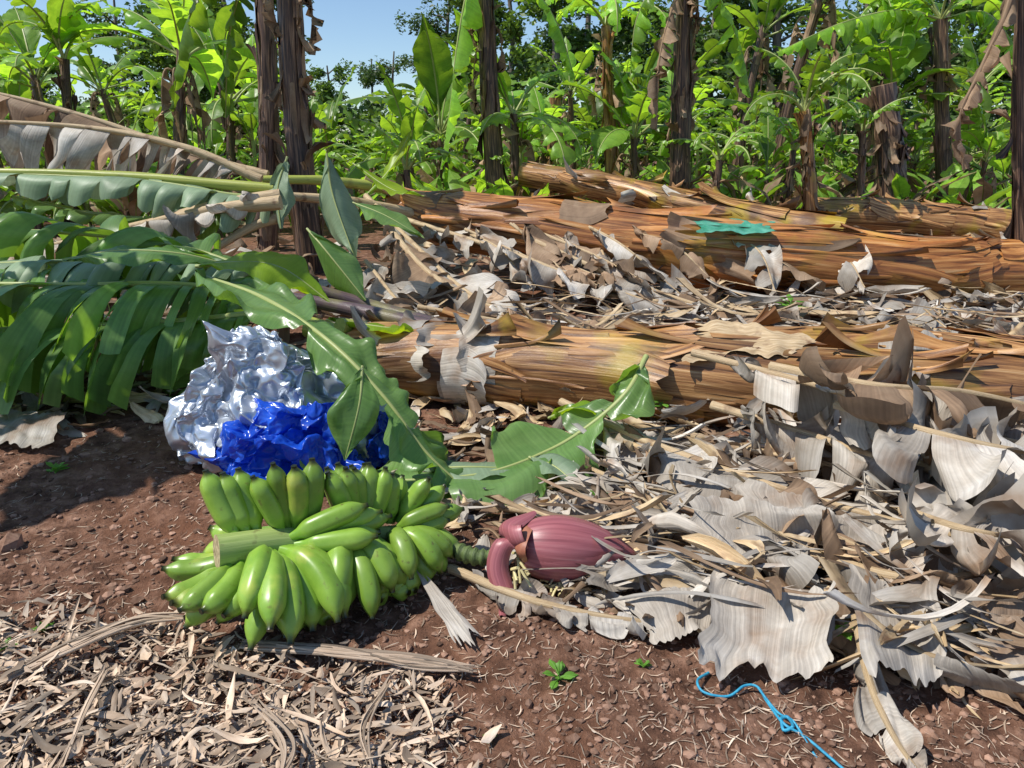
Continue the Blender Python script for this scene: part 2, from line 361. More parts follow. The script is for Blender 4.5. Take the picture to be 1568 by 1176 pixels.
place(420,(1180,1700),(360,480),(.1,.5),(.08,.35),(.0,.15),[0,0,1,2])
place(300,(640,1700),(335,420),(.2,.6),(.10,.35),(.0,.15),[0,1,1,2])
place(520,(-100,1700),(285,345),(.3,.9),(.10,.35),(.0,.25),[0,1,1,2])
place(160,(-60,330),(560,680),(.08,.3),(.2,.5),(.0,.05),[0,0,1,2],lambda u,v:v<675-u*.12)
place(300,(-100,700),(380,520),(.2,.5),(.2,.5),(.0,.2),[1,1,0])
place(120,(560,920),(700,800),(.06,.2),(.2,.5),(.0,.03),[0,1,1])
place(200,(560,1100),(620,700),(.06,.25),(.1,.4),(.0,.06),[0,1,1,2])
place(70,(1280,1600),(930,1130),(.04,.16),(.15,.4),(.0,.04),[0,1,2],edge)
mb.obj('dry_leaf_litter',['dry','drybrown','dryrib'])

# ---------------- fallen trunks
def trunk(name,pts,rf,mats,n=80,sh=30,seed=1,wob=.10,lr=(.15,.45),flare=.04,grey=None):
    P=smooth(pts,n); mb=MB()
    tube(mb,P,rf,n=26,mat=0,wob=wob,seed=seed)
    sheaths(mb,P,rf,sh,seed,0,lr=lr,flare=flare,wr=(.7,2.2))
    sheaths(mb,P,rf,sh*2,seed+20,0,lr=(.06,.3),flare=flare*1.5,wr=(.08,.4),off=.012)
    sheaths(mb,P,rf,sh//2,seed+50,1,lr=(.04,.12),flare=flare*2.2,wr=(.3,1.2))
    if grey: sheaths(mb,P,rf,grey[0],seed+70,1,lr=(.04,.09),flare=.03,wr=(1.5,3.0),off=.012,tr=grey[1])
    return mb.obj(name,mats)
trunk('fallen_banana_trunk',[G(545,548,.18),G(700,555,.18),G(900,570,.175),G(1150,588,.17),G(1450,602,.17),G(1700,620,.17)],
      lambda t:.125+.05*min(1,t*4)+.010*math.sin(t*15),['stem','dry'],sh=34,seed=4,grey=(8,(.03,.3)))
trunk('fallen_banana_trunk',[R(600,318,6.6),R(700,338,6.4),R(900,366,6.1),R(1150,394,5.8),R(1400,416,5.6),R(1545,418,5.6)],
      lambda t:.13+.14*min(1,t*3)-.02*t,['stemorange','drybrown'],sh=34,seed=9,grey=(5,(.05,.5)))
trunk('fallen_banana_trunk',[R(800,265,10.5),R(950,292,10),R(1120,330,9.4),R(1290,360,8.8)],
      lambda t:.15+.05*t,['stem','dry'],sh=20,seed=14,flare=.08)
trunk('fallen_banana_trunk',[R(1240,325,9.6),R(1400,335,9.3),R(1540,350,9)],
      lambda t:.19+.03*t,['stem','dry'],sh=14,seed=17)
trunk('fallen_banana_trunk',[G(1020,535,.22),G(1250,540,.20),G(1500,560,.16),G(1680,575,.14)],
      lambda t:.06+.08*min(1,t*2),['stem','dry'],sh=20,seed=23)
mb=MB()
for pts,r0,r1,mt in [([R(400,448,3.6),R(520,470,3.6),R(650,500,3.5),R(790,530,3.4)],.025,.055,0),
    ([R(470,440,3.75),R(570,470,3.75),R(700,510,3.6)],.03,.045,0),
    ([G(470,500,.3),G(560,530,.22),G(660,560,.16)],.05,.08,1),
    ([G(520,500,.35),G(600,515,.25),G(700,535,.2)],.04,.07,1),
    ([G(520,575,.08),G(600,580,.08),G(680,585,.08)],.05,.06,1)]:
    P=smooth(pts,20); tube(mb,P,lambda t:r0+(r1-r0)*t,n=12,mat=mt,wob=.1,seed=mt)
mb.obj('leaf_petioles',['purple','stemgreen'])

# ---------------- dry leaves, right side
def dleaf(pts,W,seed,mats=('dry','dryrib'),**k):
    mb=MB(); kw=dict(droop=1.3,seed=seed,rib=.016,n=80,m=9,start=.10,up0=.15,seg=(2,12),wav=.035,gap=.2,lean=.35,dvar=.95,big=1.6,miss=.12); kw.update(k)
    leaf(mb,pts,W,**kw); return mb.obj('dry_banana_leaf',mats)
dleaf([G(860,615,.15),G(1000,680,.13),G(1250,765,.12),G(1480,825,.12),G(1700,875,.1)],.24,1)
dleaf([G(1090,620,.22),G(1250,670,.2),G(1420,725,.18),G(1620,775,.16)],.26,2)
dleaf([G(1060,540,.4),G(1250,590,.36),G(1400,640,.32),G(1620,690,.3)],.24,3,rib=.014,miss=.3)
dleaf([G(1180,560,.42),G(1340,590,.44),G(1480,600,.42),G(1660,640,.36)],.26,16,rib=.014,miss=.1,droop=1.9,mats=('drybrown','dryrib'))
dleaf([G(1280,620,.34),G(1420,660,.36),G(1560,690,.34),G(1700,700,.3)],.28,17,rib=.014,droop=1.8)
dleaf([G(1380,780,.20),G(1480,810,.24),G(1600,830,.22)],.22,18,rib=.012,droop=1.8,big=2)
dleaf([G(1100,680,.1),G(1300,720,.12),G(1640,790,.12)],.20,4,mats=('drybrown','dryrib'))
dleaf([G(1240,850,.09),G(1380,885,.10),G(1500,878,.13),G(1620,840,.14)],.18,5)
dleaf([G(690,870,.03),G(800,915,.03),G(930,945,.03),G(1060,958,.02)],.08,6,rib=.013,big=.5)
dleaf([G(1310,945,.08),G(1330,1040,.05),G(1370,1130,.03),G(1420,1200,.02)],.05,7,rib=.010,seg=(16,30),big=.4,miss=0)
dleaf([G(720,770,.04),G(900,800,.05),G(1080,850,.03)],.12,8,rib=.010)
dleaf([G(1350,700,.2),G(1500,730,.22),G(1640,740,.2)],.28,10)
dleaf([G(1100,900,.04),G(1300,960,.05),G(1500,1030,.04),G(1600,1070,.03)],.13,12,rib=.009,mats=('drybrown','dryrib'))
dleaf([G(860,700,.05),G(1000,760,.08),G(1200,850,.08),G(1400,900,.05)],.18,14,rib=.012)
dleaf([G(900,650,.10),G(1100,740,.12),G(1300,830,.12),G(1560,960,.08)],.14,15,rib=.012,mats=('drybrown','dryrib'),miss=.3)
dleaf([R(560,300,6.2),R(640,380,5.6),R(720,450,5.0),R(860,520,4.3)],.33,20,rib=.025)
dleaf([R(600,330,6.2),R(760,380,5.6),R(900,430,5.2),R(1080,490,4.8)],.33,21,rib=.022)
dleaf([R(580,330,5.8),R(660,420,5.2),R(780,480,4.7),R(940,520,4.3)],.33,22,rib=.025,mats=('drybrown','dryrib'))
dleaf([R(820,370,5.7),R(960,430,5.3),R(1120,480,4.9),R(1300,500,4.6)],.28,23,rib=.022)
dleaf([R(640,470,4.4),R(760,490,4.3),R(900,510,4.2)],.28,24,mats=('drybrown','dryrib'))
dleaf([R(900,450,5.2),R(1100,470,5),R(1400,490,4.7),R(1620,500,4.6)],.28,25,mats=('drybrown','dryrib'))
dleaf([R(1180,470,5),R(1300,480,4.8),R(1500,520,4.2),R(1650,560,3.8)],.28,26)
dleaf([R(560,400,5.2),R(600,450,4.8),R(640,490,4.4)],.28,27)
for k in range(18):
    u=U(680,1500); v=U(330,360)+ (u-700)*.07
    dleaf([R(u,v,5.9),R(u+U(20,120),v+U(20,60),5.5),R(u+U(80,220),v+U(70,120),5.1)],U(.08,.18),40+k,n=30,m=5,rib=.012,mats=('dry','dryrib') if k%2 else ('drybrown','dryrib'))
mb=MB()
def sh(a,b,c,d,seed,amp=.022,mat=0,**k): sheet(mb,[G(*a),G(*b),G(*c),G(*d)],amp=amp,seed=seed,mat=mat,**k)
sh((1055,770,.16),(1275,790,.16),(1285,850,.06),(1065,880,.04),1,roll=.10)
sh((1110,905,.07),(1280,915,.12),(1275,1045,.02),(1075,1035,.03),2,amp=.013,rag=.10,pleat=.12,roll=.12)
sh((935,755,.08),(1065,790,.08),(1050,835,.03),(925,790,.03),3,mat=1,roll=.08)
sh((1440,900,.12),(1640,880,.14),(1640,1010,.06),(1470,980,.05),4,roll=.15)
sh((1290,890,.10),(1430,900,.12),(1440,1040,.03),(1330,1060,.03),5,amp=.03,pleat=.7)
sh((1290,590,.38),(1485,610,.38),(1470,700,.2),(1300,680,.2),6,amp=.03,roll=-.15)
sh((1130,745,.15),(1260,780,.15),(1250,830,.1),(1150,810,.1),7)
sh((1500,640,.3),(1640,650,.3),(1640,770,.12),(1520,760,.12),8,amp=.03,pleat=.8)
sh((1250,790,.14),(1420,810,.14),(1400,880,.06),(1260,860,.06),9,amp=.03,roll=.12)
sh((1400,830,.14),(1568,850,.14),(1600,900,.08),(1420,890,.06),11,amp=.03,mat=1)
sh((880,870,.06),(1060,850,.08),(1080,900,.02),(900,910,.02),12,amp=.02,roll=.08)
sh((960,920,.05),(1100,910,.06),(1090,980,.01),(1000,990,.01),13,amp=.02)
sh((1030,495,.38),(1230,510,.39),(1230,545,.32),(1040,555,.30),14,mat=2,alongv=True,amp=.012)
sh((1340,515,.35),(1440,510,.36),(1470,575,.27),(1350,585,.26),18,amp=.02)
sh((1440,1010,.05),(1568,1050,.06),(1600,1080,.02),(1440,1040,.02),15)
sh((640,880,.05),(670,900,.05),(740,980,.01),(700,990,.01),16,amp=.012)
sh((0,625,.04),(110,640,.05),(70,690,.01),(-30,680,.01),17,amp=.015)
sh((60,600,.04),(250,605,.05),(240,620,.01),(60,625,.01),19,mat=2,alongv=True,amp=.01)
mb.obj('dry_leaf_sheets',['dry','drybrown','dryrib'])

# ---------------- left: green fallen leaves
def gleaf(pts,W,seed,mats=('leaf','rib'),name='fallen_green_banana_leaf',**k):
    mb=MB(); kw=dict(droop=1.6,seed=seed,rib=.018,n=64,m=9,start=.05,up0=.4,seg=(2,5),wav=.02,gap=.28,lean=.3,dvar=.25,big=.25); kw.update(k)
    leaf(mb,pts,W,**kw); return mb.obj(name,mats)
gleaf([R(430,450,3.6),R(260,436,3.4),R(100,436,3.35),R(-120,436,3.35),R(-360,450,3.4)],.68,101,droop=1.9,up0=.35,n=100,start=.02,seg=(1,4),gap=.12,dvar=.3)
gleaf([R(420,430,3.9),R(300,385,4.0),R(150,360,4.1),R(-60,352,4.2),R(-300,360,4.3)],.60,102,droop=2.3,up0=.75,n=90,seg=(2,4),gap=.4)
gleaf([R(400,420,3.75),R(300,400,3.7),R(140,400,3.6),R(-80,405,3.6)],.50,103,droop=2.0,up0=.4,mats=('leafpale','rib'))
gleaf([R(400,480,3.3),R(230,495,3.2),R(60,500,3.15),R(-90,510,3.15)],.50,104,droop=1.7,up0=.2,start=.02,seg=(1,4),gap=.15)
gleaf([R(380,440,3.5),R(330,480,3.4),R(300,560,3.3),R(290,620,3.2)],.30,106,droop=.8,up0=.1,start=.02,seg=(5,9))
gleaf([R(440,300,5.4),R(370,300,5.2),R(200,275,5.2),R(-100,262,5.2)],.4,105,mats=('leafpale','rib'),droop=2,dvar=.5)
one=lambda s:max(.02,math.sin(math.pi*min(1,s*.9+.08))**.6)
gleaf([R(345,405,3.45),R(270,388,3.35),R(180,384,3.3),R(95,398,3.3)],.17,110,seg=(60,70),droop=.9,up0=.3,shape=one,rib=.008,start=.02,m=6,n=26)
gleaf([R(300,408,3.3),R(360,402,3.25),R(430,410,3.2),R(505,462,3.15)],.18,111,seg=(60,70),droop=.9,up0=.5,mats=('leafyel','rib'),shape=one,rib=.008,start=.02,m=6,n=26)
gleaf([R(470,350,3.9),R(500,385,3.8),R(560,460,3.7)],.24,112,seg=(60,70),droop=.3,up0=-.9,up=V((0.3,-1,.2)),shape=one,rib=.006,start=.02,m=6,n=26)
gleaf([R(500,235,5.3),R(510,300,5.2),R(545,400,5.0)],.24,113,seg=(60,70),droop=.6,up0=-.5,up=V((0.2,-1,.2)),mats=('leafpale','rib'),shape=one,rib=.008,start=.02,m=6,n=26,big=1)
gleaf([R(440,240,5.3),R(425,290,5.2),R(430,350,5.1)],.14,114,seg=(60,70),droop=.6,up0=-.2,up=V((-.3,-1,.2)),mats=('leafpale','rib'),shape=one,rib=.008,start=.02,m=6,n=26,big=1)
gleaf([R(300,420,3.2),R(400,455,2.85),R(500,520,2.5),R(585,605,2.34),R(650,690,2.27),R(700,738,2.24)],.17,120,seg=(14,26),droop=1.0,up0=.35,n=64,rib=.011,start=.02,wav=.04,big=.6,shape=lambda s:.85+.25*math.sin(s*9))
gleaf([R(555,560,2.26),R(550,620,2.18),R(528,705,2.12)],.10,121,seg=(60,70),droop=.5,up0=.1,up=V((.2,-1,.3)),shape=one,rib=.004,start=.02,m=5,n=20)
gleaf([G(990,545,.38),G(960,600,.28),G(905,650,.17),G(840,690,.10),G(740,725,.07),G(600,735,.05),G(510,720,.04)],.24,122,seg=(9,16),droop=.7,up0=.35,n=60,rib=.010,start=.02,dvar=.9,gap=.5,wav=.03,big=.8,shape=lambda s:.25+.75*min(1,s*2.2))
gleaf([G(840,640,.14),G(880,625,.2),G(930,640,.18)],.08,123,seg=(60,70),mats=('leafyel','rib'),droop=.5,shape=one,rib=.005,n=18,m=4)
gleaf([G(640,720,.05),G(720,715,.08),G(830,720,.06)],.10,124,seg=(60,70),mats=('leafpale','rib'),droop=.6,shape=one,rib=.005,n=18,m=4)
gleaf([G(810,700,.1),G(850,715,.09),G(890,750,.05)],.09,125,seg=(60,70),mats=('leafpale','rib'),droop=.6,shape=one,rib=.005,n=18,m=4)
gleaf([R(540,250,6),R(600,290,5.8),R(650,300,5.6)],.12,126,seg=(60,70),mats=('leafyel','rib'),droop=.8,shape=one,rib=.005,n=18,m=4)
gleaf([R(540,310,4.9),R(590,330,4.8),R(650,365,4.7)],.16,127,seg=(60,70),droop=.8,shape=one,rib=.005,n=18,m=4)
gleaf([R(500,490,3.3),R(580,500,3.2),R(640,510,3.2)],.07,128,seg=(60,70),mats=('leafyel','rib'),droop=.8,shape=one,rib=.005,n=18,m=4)
gleaf([R(420,300,5.6),R(300,330,5.3),R(160,330,5.2),R(20,300,5.2)],.30,129,droop=1.6,seg=(2,6))
gleaf([R(560,300,6.2),R(600,255,6.3),R(630,200,6.5)],.10,130,seg=(60,70),mats=('leafyel','rib'),droop=.5,shape=one,rib=.006,n=18,m=4)
dleaf([R(410,268,6.0),R(300,238,6.0),R(120,175,6.0),R(-100,120,6.0)],.46,60,mats=('drybrown','dryrib'),rib=.035,droop=2.4,up0=-.5,seg=(2,7),gap=.7,dvar=.5,floor=False,miss=.25,big=1.2)
dleaf([R(400,275,5.6),R(280,225,5.6),R(130,195,5.6),R(-100,182,5.6)],.55,61,mats=('dry','dryrib'),rib=.035,droop=2.2,up0=-.7,seg=(2,8),gap=.7,dvar=.5,floor=False,miss=.3,big=1.2)
dleaf([R(430,310,5.0),R(330,320,5.0),R(210,345,5.0),R(60,380,4.9)],.2,62,rib=.045,droop=2)
mb=MB()
for a,b,r in [((430,300,5.2),(210,350,5.0),.05),((420,290,5.3),(-60,262,5.2),.04),((440,330,5.2),(330,380,5.0),.04),((560,270,6.4),(640,325,6.5),.05),((600,290,6.5),(400,275,5.9),.05),((640,330,6.4),(440,300,5.6),.05)]:
    P=smooth([R(*a),R(*a).lerp(R(*b),.5)+V((0,0,.03)),R(*b)],16); tube(mb,P,lambda t:r*(1-.4*t),n=10,mat=random.choice([0,1]),wob=.2)
mb.obj('broken_petioles',['dryrib','stemgreen'])

# ---------------- banana bunch
bunch=empty('banana_bunch')
A=V((-.700,1.55,.195)); B=V((-.258,1.82,.095)); D=(B-A).normalized()
ef=V((D.y,-D.x,0)).normalized(); eu=ef.cross(D); eu=eu if eu.z>0 else -eu
mb=MB(); P=smooth([A,A.lerp(B,.3)+V((0,0,.01)),A.lerp(B,.65),B],24)
tube(mb,P,lambda t:.043-.018*t,n=22,mat=0,wob=.12,capmat=1)
mb.obj('stalk',['stalk','cut'],parent=bunch)
def finger(mb,p0,d0,bend,L,r,kb=1.2):
    pts=[p0]; n=12
    for i in range(n):
        s=(i+1)/n; dd=(d0.normalized()*(1-.85*s)+bend*kb*s**1.1).normalized(); pts.append(pts[-1]+dd*(L/n))
    for q in pts:
        if q.z<r*1.02: q.z=r*1.02
    def rf(t):
        if t<.12: return r*(.40+.12*(t/.12))
        if t<.30: return r*(.52+.46*math.sin((t-.12)/.18*math.pi/2))
        if t<.72: return r*(.98+.04*math.sin((t-.3)/.42*math.pi))
        if t<.94: return r*(.98-.70*((t-.72)/.22)**2)
        return r*.25
    tube(mb,smooth(pts,24),rf,n=15,mat=0,norm=True,penta=.065,wob=.06,seed=p0.x*40)
rs=random.Random(5)
mb=MB()
def fan(t,az,l0,l1,n,bend,L,r,rows=2,daz=24,spread=0,jit=.12):
    """one hand: n fingers side by side along the stalk, second row tucked under the first"""
    c=A.lerp(B,t)
    for row in range(rows):
        for k in range(n-row):
            f=(k+.5*row)/max(1,n-1); ln=l0+(l1-l0)*f+rs.gauss(0,jit*.6)
            a=math.radians(az+row*daz+spread*(f-.5))+rs.gauss(0,jit)
            rad=eu*math.cos(a)+ef*math.sin(a)
            base=c+rad*.034+D*((f-.5)*.05)
            d0=rad*1.0+D*ln*.9
            bd=(bend+D*ln*.30+rad*.12+V((rs.gauss(0,jit),rs.gauss(0,jit),rs.gauss(0,jit)))*.7).normalized()
            finger(mb,base,d0,bd,L*rs.uniform(.85,1.06)*(1-.07*row),r*rs.uniform(.90,1.06))
Z=V((0,0,1))
fan(.10,215,-.7,.2,4,Z*.35-D*.5,.19,.028,daz=-40,spread=60)        # left, behind the cut end
fan(.14,-38,-.60,-.1,3,Z*1.0-D*.15,.195,.029,daz=-30)             # left, pointing up
fan(.10,120,-.75,-.1,3,-Z*.15-D*.8+ef*.2,.165,.028,daz=28)        # left, beside the cut end
fan(.12,145,-.6,.1,3,-Z*.5-D*.5,.16,.027,daz=28)
fan(.24,82,-.35,1.15,6,-Z*.75-D*.35+ef*.40,.250,.031,daz=26)      # big front hand
fan(.34,-12,-.5,.45,4,Z*.9-D*.25,.18,.028,daz=-32)                # top
fan(.36,38,1.2,2.1,3,D*.45+Z*.10,.21,.029,daz=22)                 # lying along the stalk
fan(.60,76,-.3,1.0,5,-Z*.95-D*.15+ef*.12,.225,.0295,daz=28)       # front right hand
fan(.66,-12,-.3,.7,5,Z*.85-D*.25,.185,.0275,daz=-34)
fan(.86,58,-.1,1.0,4,-Z*.8+D*.05,.185,.027,daz=32)
fan(.88,-2,.1,1.2,3,Z*.5+D*.15,.16,.026,daz=-35)
fan(.9,25,.8,1.5,2,D*.6+Z*.1,.15,.025)
for t in (.25,.5,.75): fan(t,250,-.6,.8,5,-Z*.2-D*.3,.18,.027,daz=-40)
mb.obj('fingers',['banana'],parent=bunch)
C=G(775,852,.07)
mb=MB(); P=smooth([B,G(690,838,.075),G(730,852,.07),C],50)
tube(mb,P,lambda t:.024-.004*t+.0035*math.sin(t*70),n=14,mat=0,wob=.2)
mb.obj('rachis',['rachis'],parent=bunch)
fl=empty('banana_flower')
mb=MB(); tip=G(978,853,.055); C2=G(803,836,.095); P=smooth([C2,C2.lerp(tip,.5)+V((0,0,.004)),tip],34)
def fr(t): return .087*(max(0.0,math.sin(math.pi*min(1,(t*.86+.14))**.80))**.75)*(1-.1*t)+.001
tube(mb,P,fr,n=28,mat=0,wob=.03)
F=frames(P)
for kk,(a0,w,t0,t1) in enumerate([(0.2,2.3,.02,.97),(2.4,2.2,.0,.92),(4.4,2.4,.01,.95),(1.4,1.9,.0,.85),(5.5,1.7,.0,.8)]):
    rows=[];uvs=[]
    for i in range(25):
        s=i/24; t=t0+(t1-t0)*s; x=t*34; k=min(int(x),33); p,T,a,b=F[k]; p=p.lerp(F[k+1][0],x-k); row=[];uv=[]
        ww=w*math.sqrt(max(.0,1-s**3))
        for j in range(13):
            c=j/12-.5; th=a0+c*ww; rr=fr(t)+.003+.0015*kk*(1-s)-.003*(2*abs(c))**4
            row.append(p+(a*math.cos(th)+b*math.sin(th))*rr); uv.append((th/6.28,s*.3+kk))
        rows.append(row);uvs.append(uv)
    mb.grid(rows,uvs,0)
mb.obj('flower_bud',['flower'],parent=fl)
def bract(mb,pts,W,cup,mat,side):
    P=smooth(pts,18); rows=[];uvs=[]
    for i,p in enumerate(P):
        s=i/18; T=tang(P,i); S=(side-T*side.dot(T)).normalized(); N=T.cross(S); w=W*max(.03,math.sin(math.pi*(s*.88+.08)))**.7; row=[];uv=[]
        for j in range(11):
            c=(j/10-.5)*2; row.append(p+S*c*w*math.cos(c*cup*.5)+N*(w*cup*c*c*.6)); uv.append((c*.1+.3,s*.3))
        rows.append(row);uvs.append(uv)
    mb.grid(rows,uvs,mat)
mb=MB()
bract(mb,[G(805,850,.09),G(780,830,.14),G(775,800,.175),G(818,782,.175)],.048,.9,0,V((.5,-.8,.2)))
bract(mb,[G(800,820,.14),G(775,830,.14),G(762,870,.08),G(775,915,.02),G(768,942,.012)],.032,-.9,0,V((1,.1,.1)))
bract(mb,[G(800,860,.08),G(790,840,.13),G(800,805,.16),G(830,800,.15)],.035,.7,1,V((.3,-.8,.2)))
mb.obj('open_bracts',['flower','bractin'],parent=fl)
mb=MB(); rs=random.Random(8)
for k in range(16):
    p=G(790+rs.uniform(-8,14),835+rs.uniform(-20,40),.08); q=p+V((rs.uniform(.0,.03),rs.uniform(-.04,-.01),rs.uniform(-.05,.03)))
    tube(mb,smooth([p,p.lerp(q,.5),q],5),lambda t:.004,n=6)
for k in range(40):
    p=G(rs.uniform(790,880),rs.uniform(885,918),.012); q=p+V((rs.uniform(-.03,.03),rs.uniform(-.03,.03),rs.uniform(0,.012)))
    tube(mb,smooth([p,p.lerp(q,.5)+V((0,0,.004)),q],5),lambda t:.0035,n=6)
mb.obj('florets',['cream'],parent=fl)

# ---------------- bags: crumpled film, large creased folds with soft finer ones
def bag(name,c,rad,mat,seed,taper=.4,lean=0,amps=(.14,.085,.050,.020,.006,.001),sm=1):
    import bmesh
    rs=random.Random(seed)
    bm=bmesh.new(); bmesh.ops.create_icosphere(bm,subdivisions=2,radius=1)
    for v in bm.verts:
        n=v.co.normalized(); tz=max(0,n.z); tp=1-taper*tz
        r=1+.30*nz(n.x*1.3+seed,n.y*1.3,n.z*1.3)
        v.co=V((n.x*rad[0]*r*tp+lean*tz,n.y*rad[1]*r*tp,n.z*rad[2]*r))
    sc=(rad[0]*rad[1]*rad[2])**(1/3)
    for L,a in enumerate(amps):
        bm.normal_update()
        mv=[(v,v.normal*rs.gauss(0,a)*sc*1.3+V((rs.gauss(0,1),rs.gauss(0,1),rs.gauss(0,1)))*a*sc*.6) for v in bm.verts]
        for v,d in mv: v.co+=d
        if L<len(amps)-1:
            bmesh.ops.subdivide_edges(bm,edges=bm.edges[:],cuts=1,use_grid_fill=True)
            bmesh.ops.triangulate(bm,faces=bm.faces[:])
    for _ in range(sm): bmesh.ops.smooth_vert(bm,verts=bm.verts[:],factor=.5,use_axis_x=True,use_axis_y=True,use_axis_z=True)
    for v in bm.verts:
        v.co+=c
        if v.co.z<.012: v.co.z=.012+.02*abs(nz(v.co.x*9,v.co.y*9))
    me=bpy.data.meshes.new(name); bm.to_mesh(me); bm.free(); me.materials.append(M[mat])
    me.polygons.foreach_set('use_smooth',[True]*len(me.polygons))
    o=bpy.data.objects.new(name,me); bpy.context.collection.objects.link(o); return o
bag('silver_plastic_bag',G(430,638,.18),(.37,.17,.34),'silver',3,taper=.42,lean=-.03)
bag('blue_plastic_bag',G(435,705,.095),(.25,.12,.18),'blue',7,taper=.2,lean=.05)
bag('blue_plastic_bag',G(572,672,.09),(.15,.10,.14),'blue',12,taper=.2)
mb=MB(); sheet(mb,[R(1060,336,5.85),R(1180,341,5.85),R(1185,358,5.5),R(1075,356,5.5)],amp=.012,seed=3); mb.obj('green_plastic_film',['teal'])
mb=MB()
P=smooth([G(1085,1030,.01),G(1068,1042,.015),G(1078,1060,.012),G(1115,1066,.01),G(1140,1050,.02),G(1160,1052,.02),G(1175,1075,.01),G(1200,1108,.02),G(1235,1130,.01),G(1300,1185,.01)],70); tube(mb,P,lambda t:.0030,n=6)
P=smooth([G(1160,1052,.02),G(1190,1090,.012),G(1215,1105,.02),G(1240,1145,.008),G(1270,1190,.008)],40); tube(mb,P,lambda t:.0026,n=6)
P=smooth([G(885,725,.03),G(900,755,.03),G(935,790,.04),G(980,828,.03)],30); tube(mb,P,lambda t:.003,n=6)
P=smooth([G(1196,1100,.02),G(1206,1098,.035),G(1214,1112,.02),G(1200,1118,.015),G(1196,1100,.02)],24); tube(mb,P,lambda t:.0035,n=6)
mb.obj('blue_twine',['twine'])
rs=random.Random(31)
for (u,v,s,z) in [(855,1045,.045,0),(1148,935,.05,.05),(915,785,.05,.03),(1278,995,.06,.05),(750,1130,.022,0),(68,965,.03,0),(1208,500,.12,.1),(300,668,.05,0),(85,722,.05,0),(985,1025,.022,0),(10,995,.03,0),(668,870,.04,.03),(1010,665,.06,.1)]:
    mb=MB(); c=G(u,v); c.z=gh(c.x,c.y)+z
    for k in range(9):
        a=rs.uniform(0,6.28); e=rs.uniform(.2,1.2); d=V((math.cos(a)*math.cos(e),math.sin(a)*math.cos(e),math.sin(e)))
        b0=c+V((0,0,s*.3*rs.random()))
        leaf(mb,[b0,b0+d*s*.5,b0+d*s+V((0,0,-s*.2))],s*.22,droop=.4,seed=k,ribmat=0,rib=.0012,n=8,m=2,start=.15,seg=(20,30),shape=one,wav=0,floor=False)
    mb.obj('weed',['weed'])

# ---------------- standing banana plants
def gen_plant(name,seed,h,nl,LL,W,r0=.13,dry=2,mats=('stemdark','leafbg','rib','drybrown')):
    rs=random.Random(seed); mb=MB()
    lx,ly=rs.uniform(-.12,.12),rs.uniform(-.12,.12)
    P=smooth([V((0,0,-.05)),V((lx*.3*h,ly*.3*h,h*.5)),V((lx*h,ly*h,h))],14)
    rf=lambda t:r0*(1-.45*t)
    tube(mb,P,rf,n=10,mat=0,wob=.15,seed=seed); sheaths(mb,P,rf,10,seed,0,lr=(.15,.4),flare=.05,wr=(.5,1.4)); sheaths(mb,P,rf,4,seed+9,3,lr=(.1,.3),flare=.10,wr=(.4,1.2))
    top=P[-1]
    def one_leaf(k,base,az,e,L,bend,W,mat=1):
        pts=[base]
        for i in range(8):
            s=(i+.5)/8; ee=e-bend*s**1.4; pts.append(pts[-1]+V((math.cos(az)*math.cos(ee),math.sin(az)*math.cos(ee),math.sin(ee)))*(L/8))
        tr=rs.random()
        leaf(mb,pts,W,droop=rs.uniform(.3,1.6),seed=seed*31+k,mat=mat,ribmat=2,rib=.018,n=22,m=3,start=.14,seg=(1,4) if tr<.4 else ((4,9) if tr<.7 else (20,22)),up0=.4,floor=False,wav=.03,gap=.35)
    for k in range(nl):
        e=rs.uniform(.85,1.5) if rs.random()<.6 else rs.uniform(.2,.9)
        one_leaf(k,top+V((0,0,-.1*rs.random()*h)),k*2.4+rs.uniform(-.4,.4),e,LL*rs.uniform(.7,1.1),rs.uniform(.8,2.2)*(1.0 if e<1.2 else .5),W*rs.uniform(.8,1.1))
    if h>1.5:
        for q in range(3):
            a=rs.uniform(0,6.28); d=rs.uniform(.2,.6); b=V((math.cos(a)*d,math.sin(a)*d,0)); hh=rs.uniform(.3,1.1)
            tube(mb,smooth([b,b+V((0,0,hh))],4),lambda t:.03,n=6,mat=2)
            for k in range(4): one_leaf(50+q*5+k,b+V((0,0,hh)),rs.uniform(0,6.28),rs.uniform(.7,1.5),rs.uniform(.5,1.0),rs.uniform(.4,1.8),rs.uniform(.10,.17))
    for k in range(dry):
        az=rs.uniform(0,6.28); L=LL*rs.uniform(.4,.7); t=rs.uniform(.75,1); p=P[int(t*14)]
        o=V((math.cos(az),math.sin(az),0))
        pts=[p,p+o*.2+V((0,0,.08)),p+o*.3+V((0,0,-L*.35)),p+o*rs.uniform(.15,.3)+V((0,0,-L))]
        leaf(mb,pts,W*.5,droop=2.6,seed=seed*17+k,mat=3,ribmat=3,rib=.016,n=16,m=3,start=.15,seg=(1,4),up0=-.3,floor=False,wav=.08,gap=.3,dvar=.9,miss=.2)
    return mb.obj(name,mats)
def at(o,x,y,rz=0,s=1): o.location=(x,y,gh(x,y)); o.rotation_euler=(0,0,rz); o.scale=(s,s,s); return o
protos=[gen_plant('banana_plant',200+i,h,nl,LL,W,r0=r,dry=d) for i,(h,nl,LL,W,r,d) in enumerate([(2.3,9,2.0,.30,.10,3),(2.8,8,2.1,.32,.10,3),(1.6,9,1.7,.27,.08,2),(.9,9,1.6,.26,.06,1),(2.5,9,2.0,.30,.11,5),(.4,7,1.3,.22,.045,0),(3.2,8,2.2,.3,.11,4),(1.2,9,1.8,.3,.07,1)])]
used=set(); rs=random.Random(77)
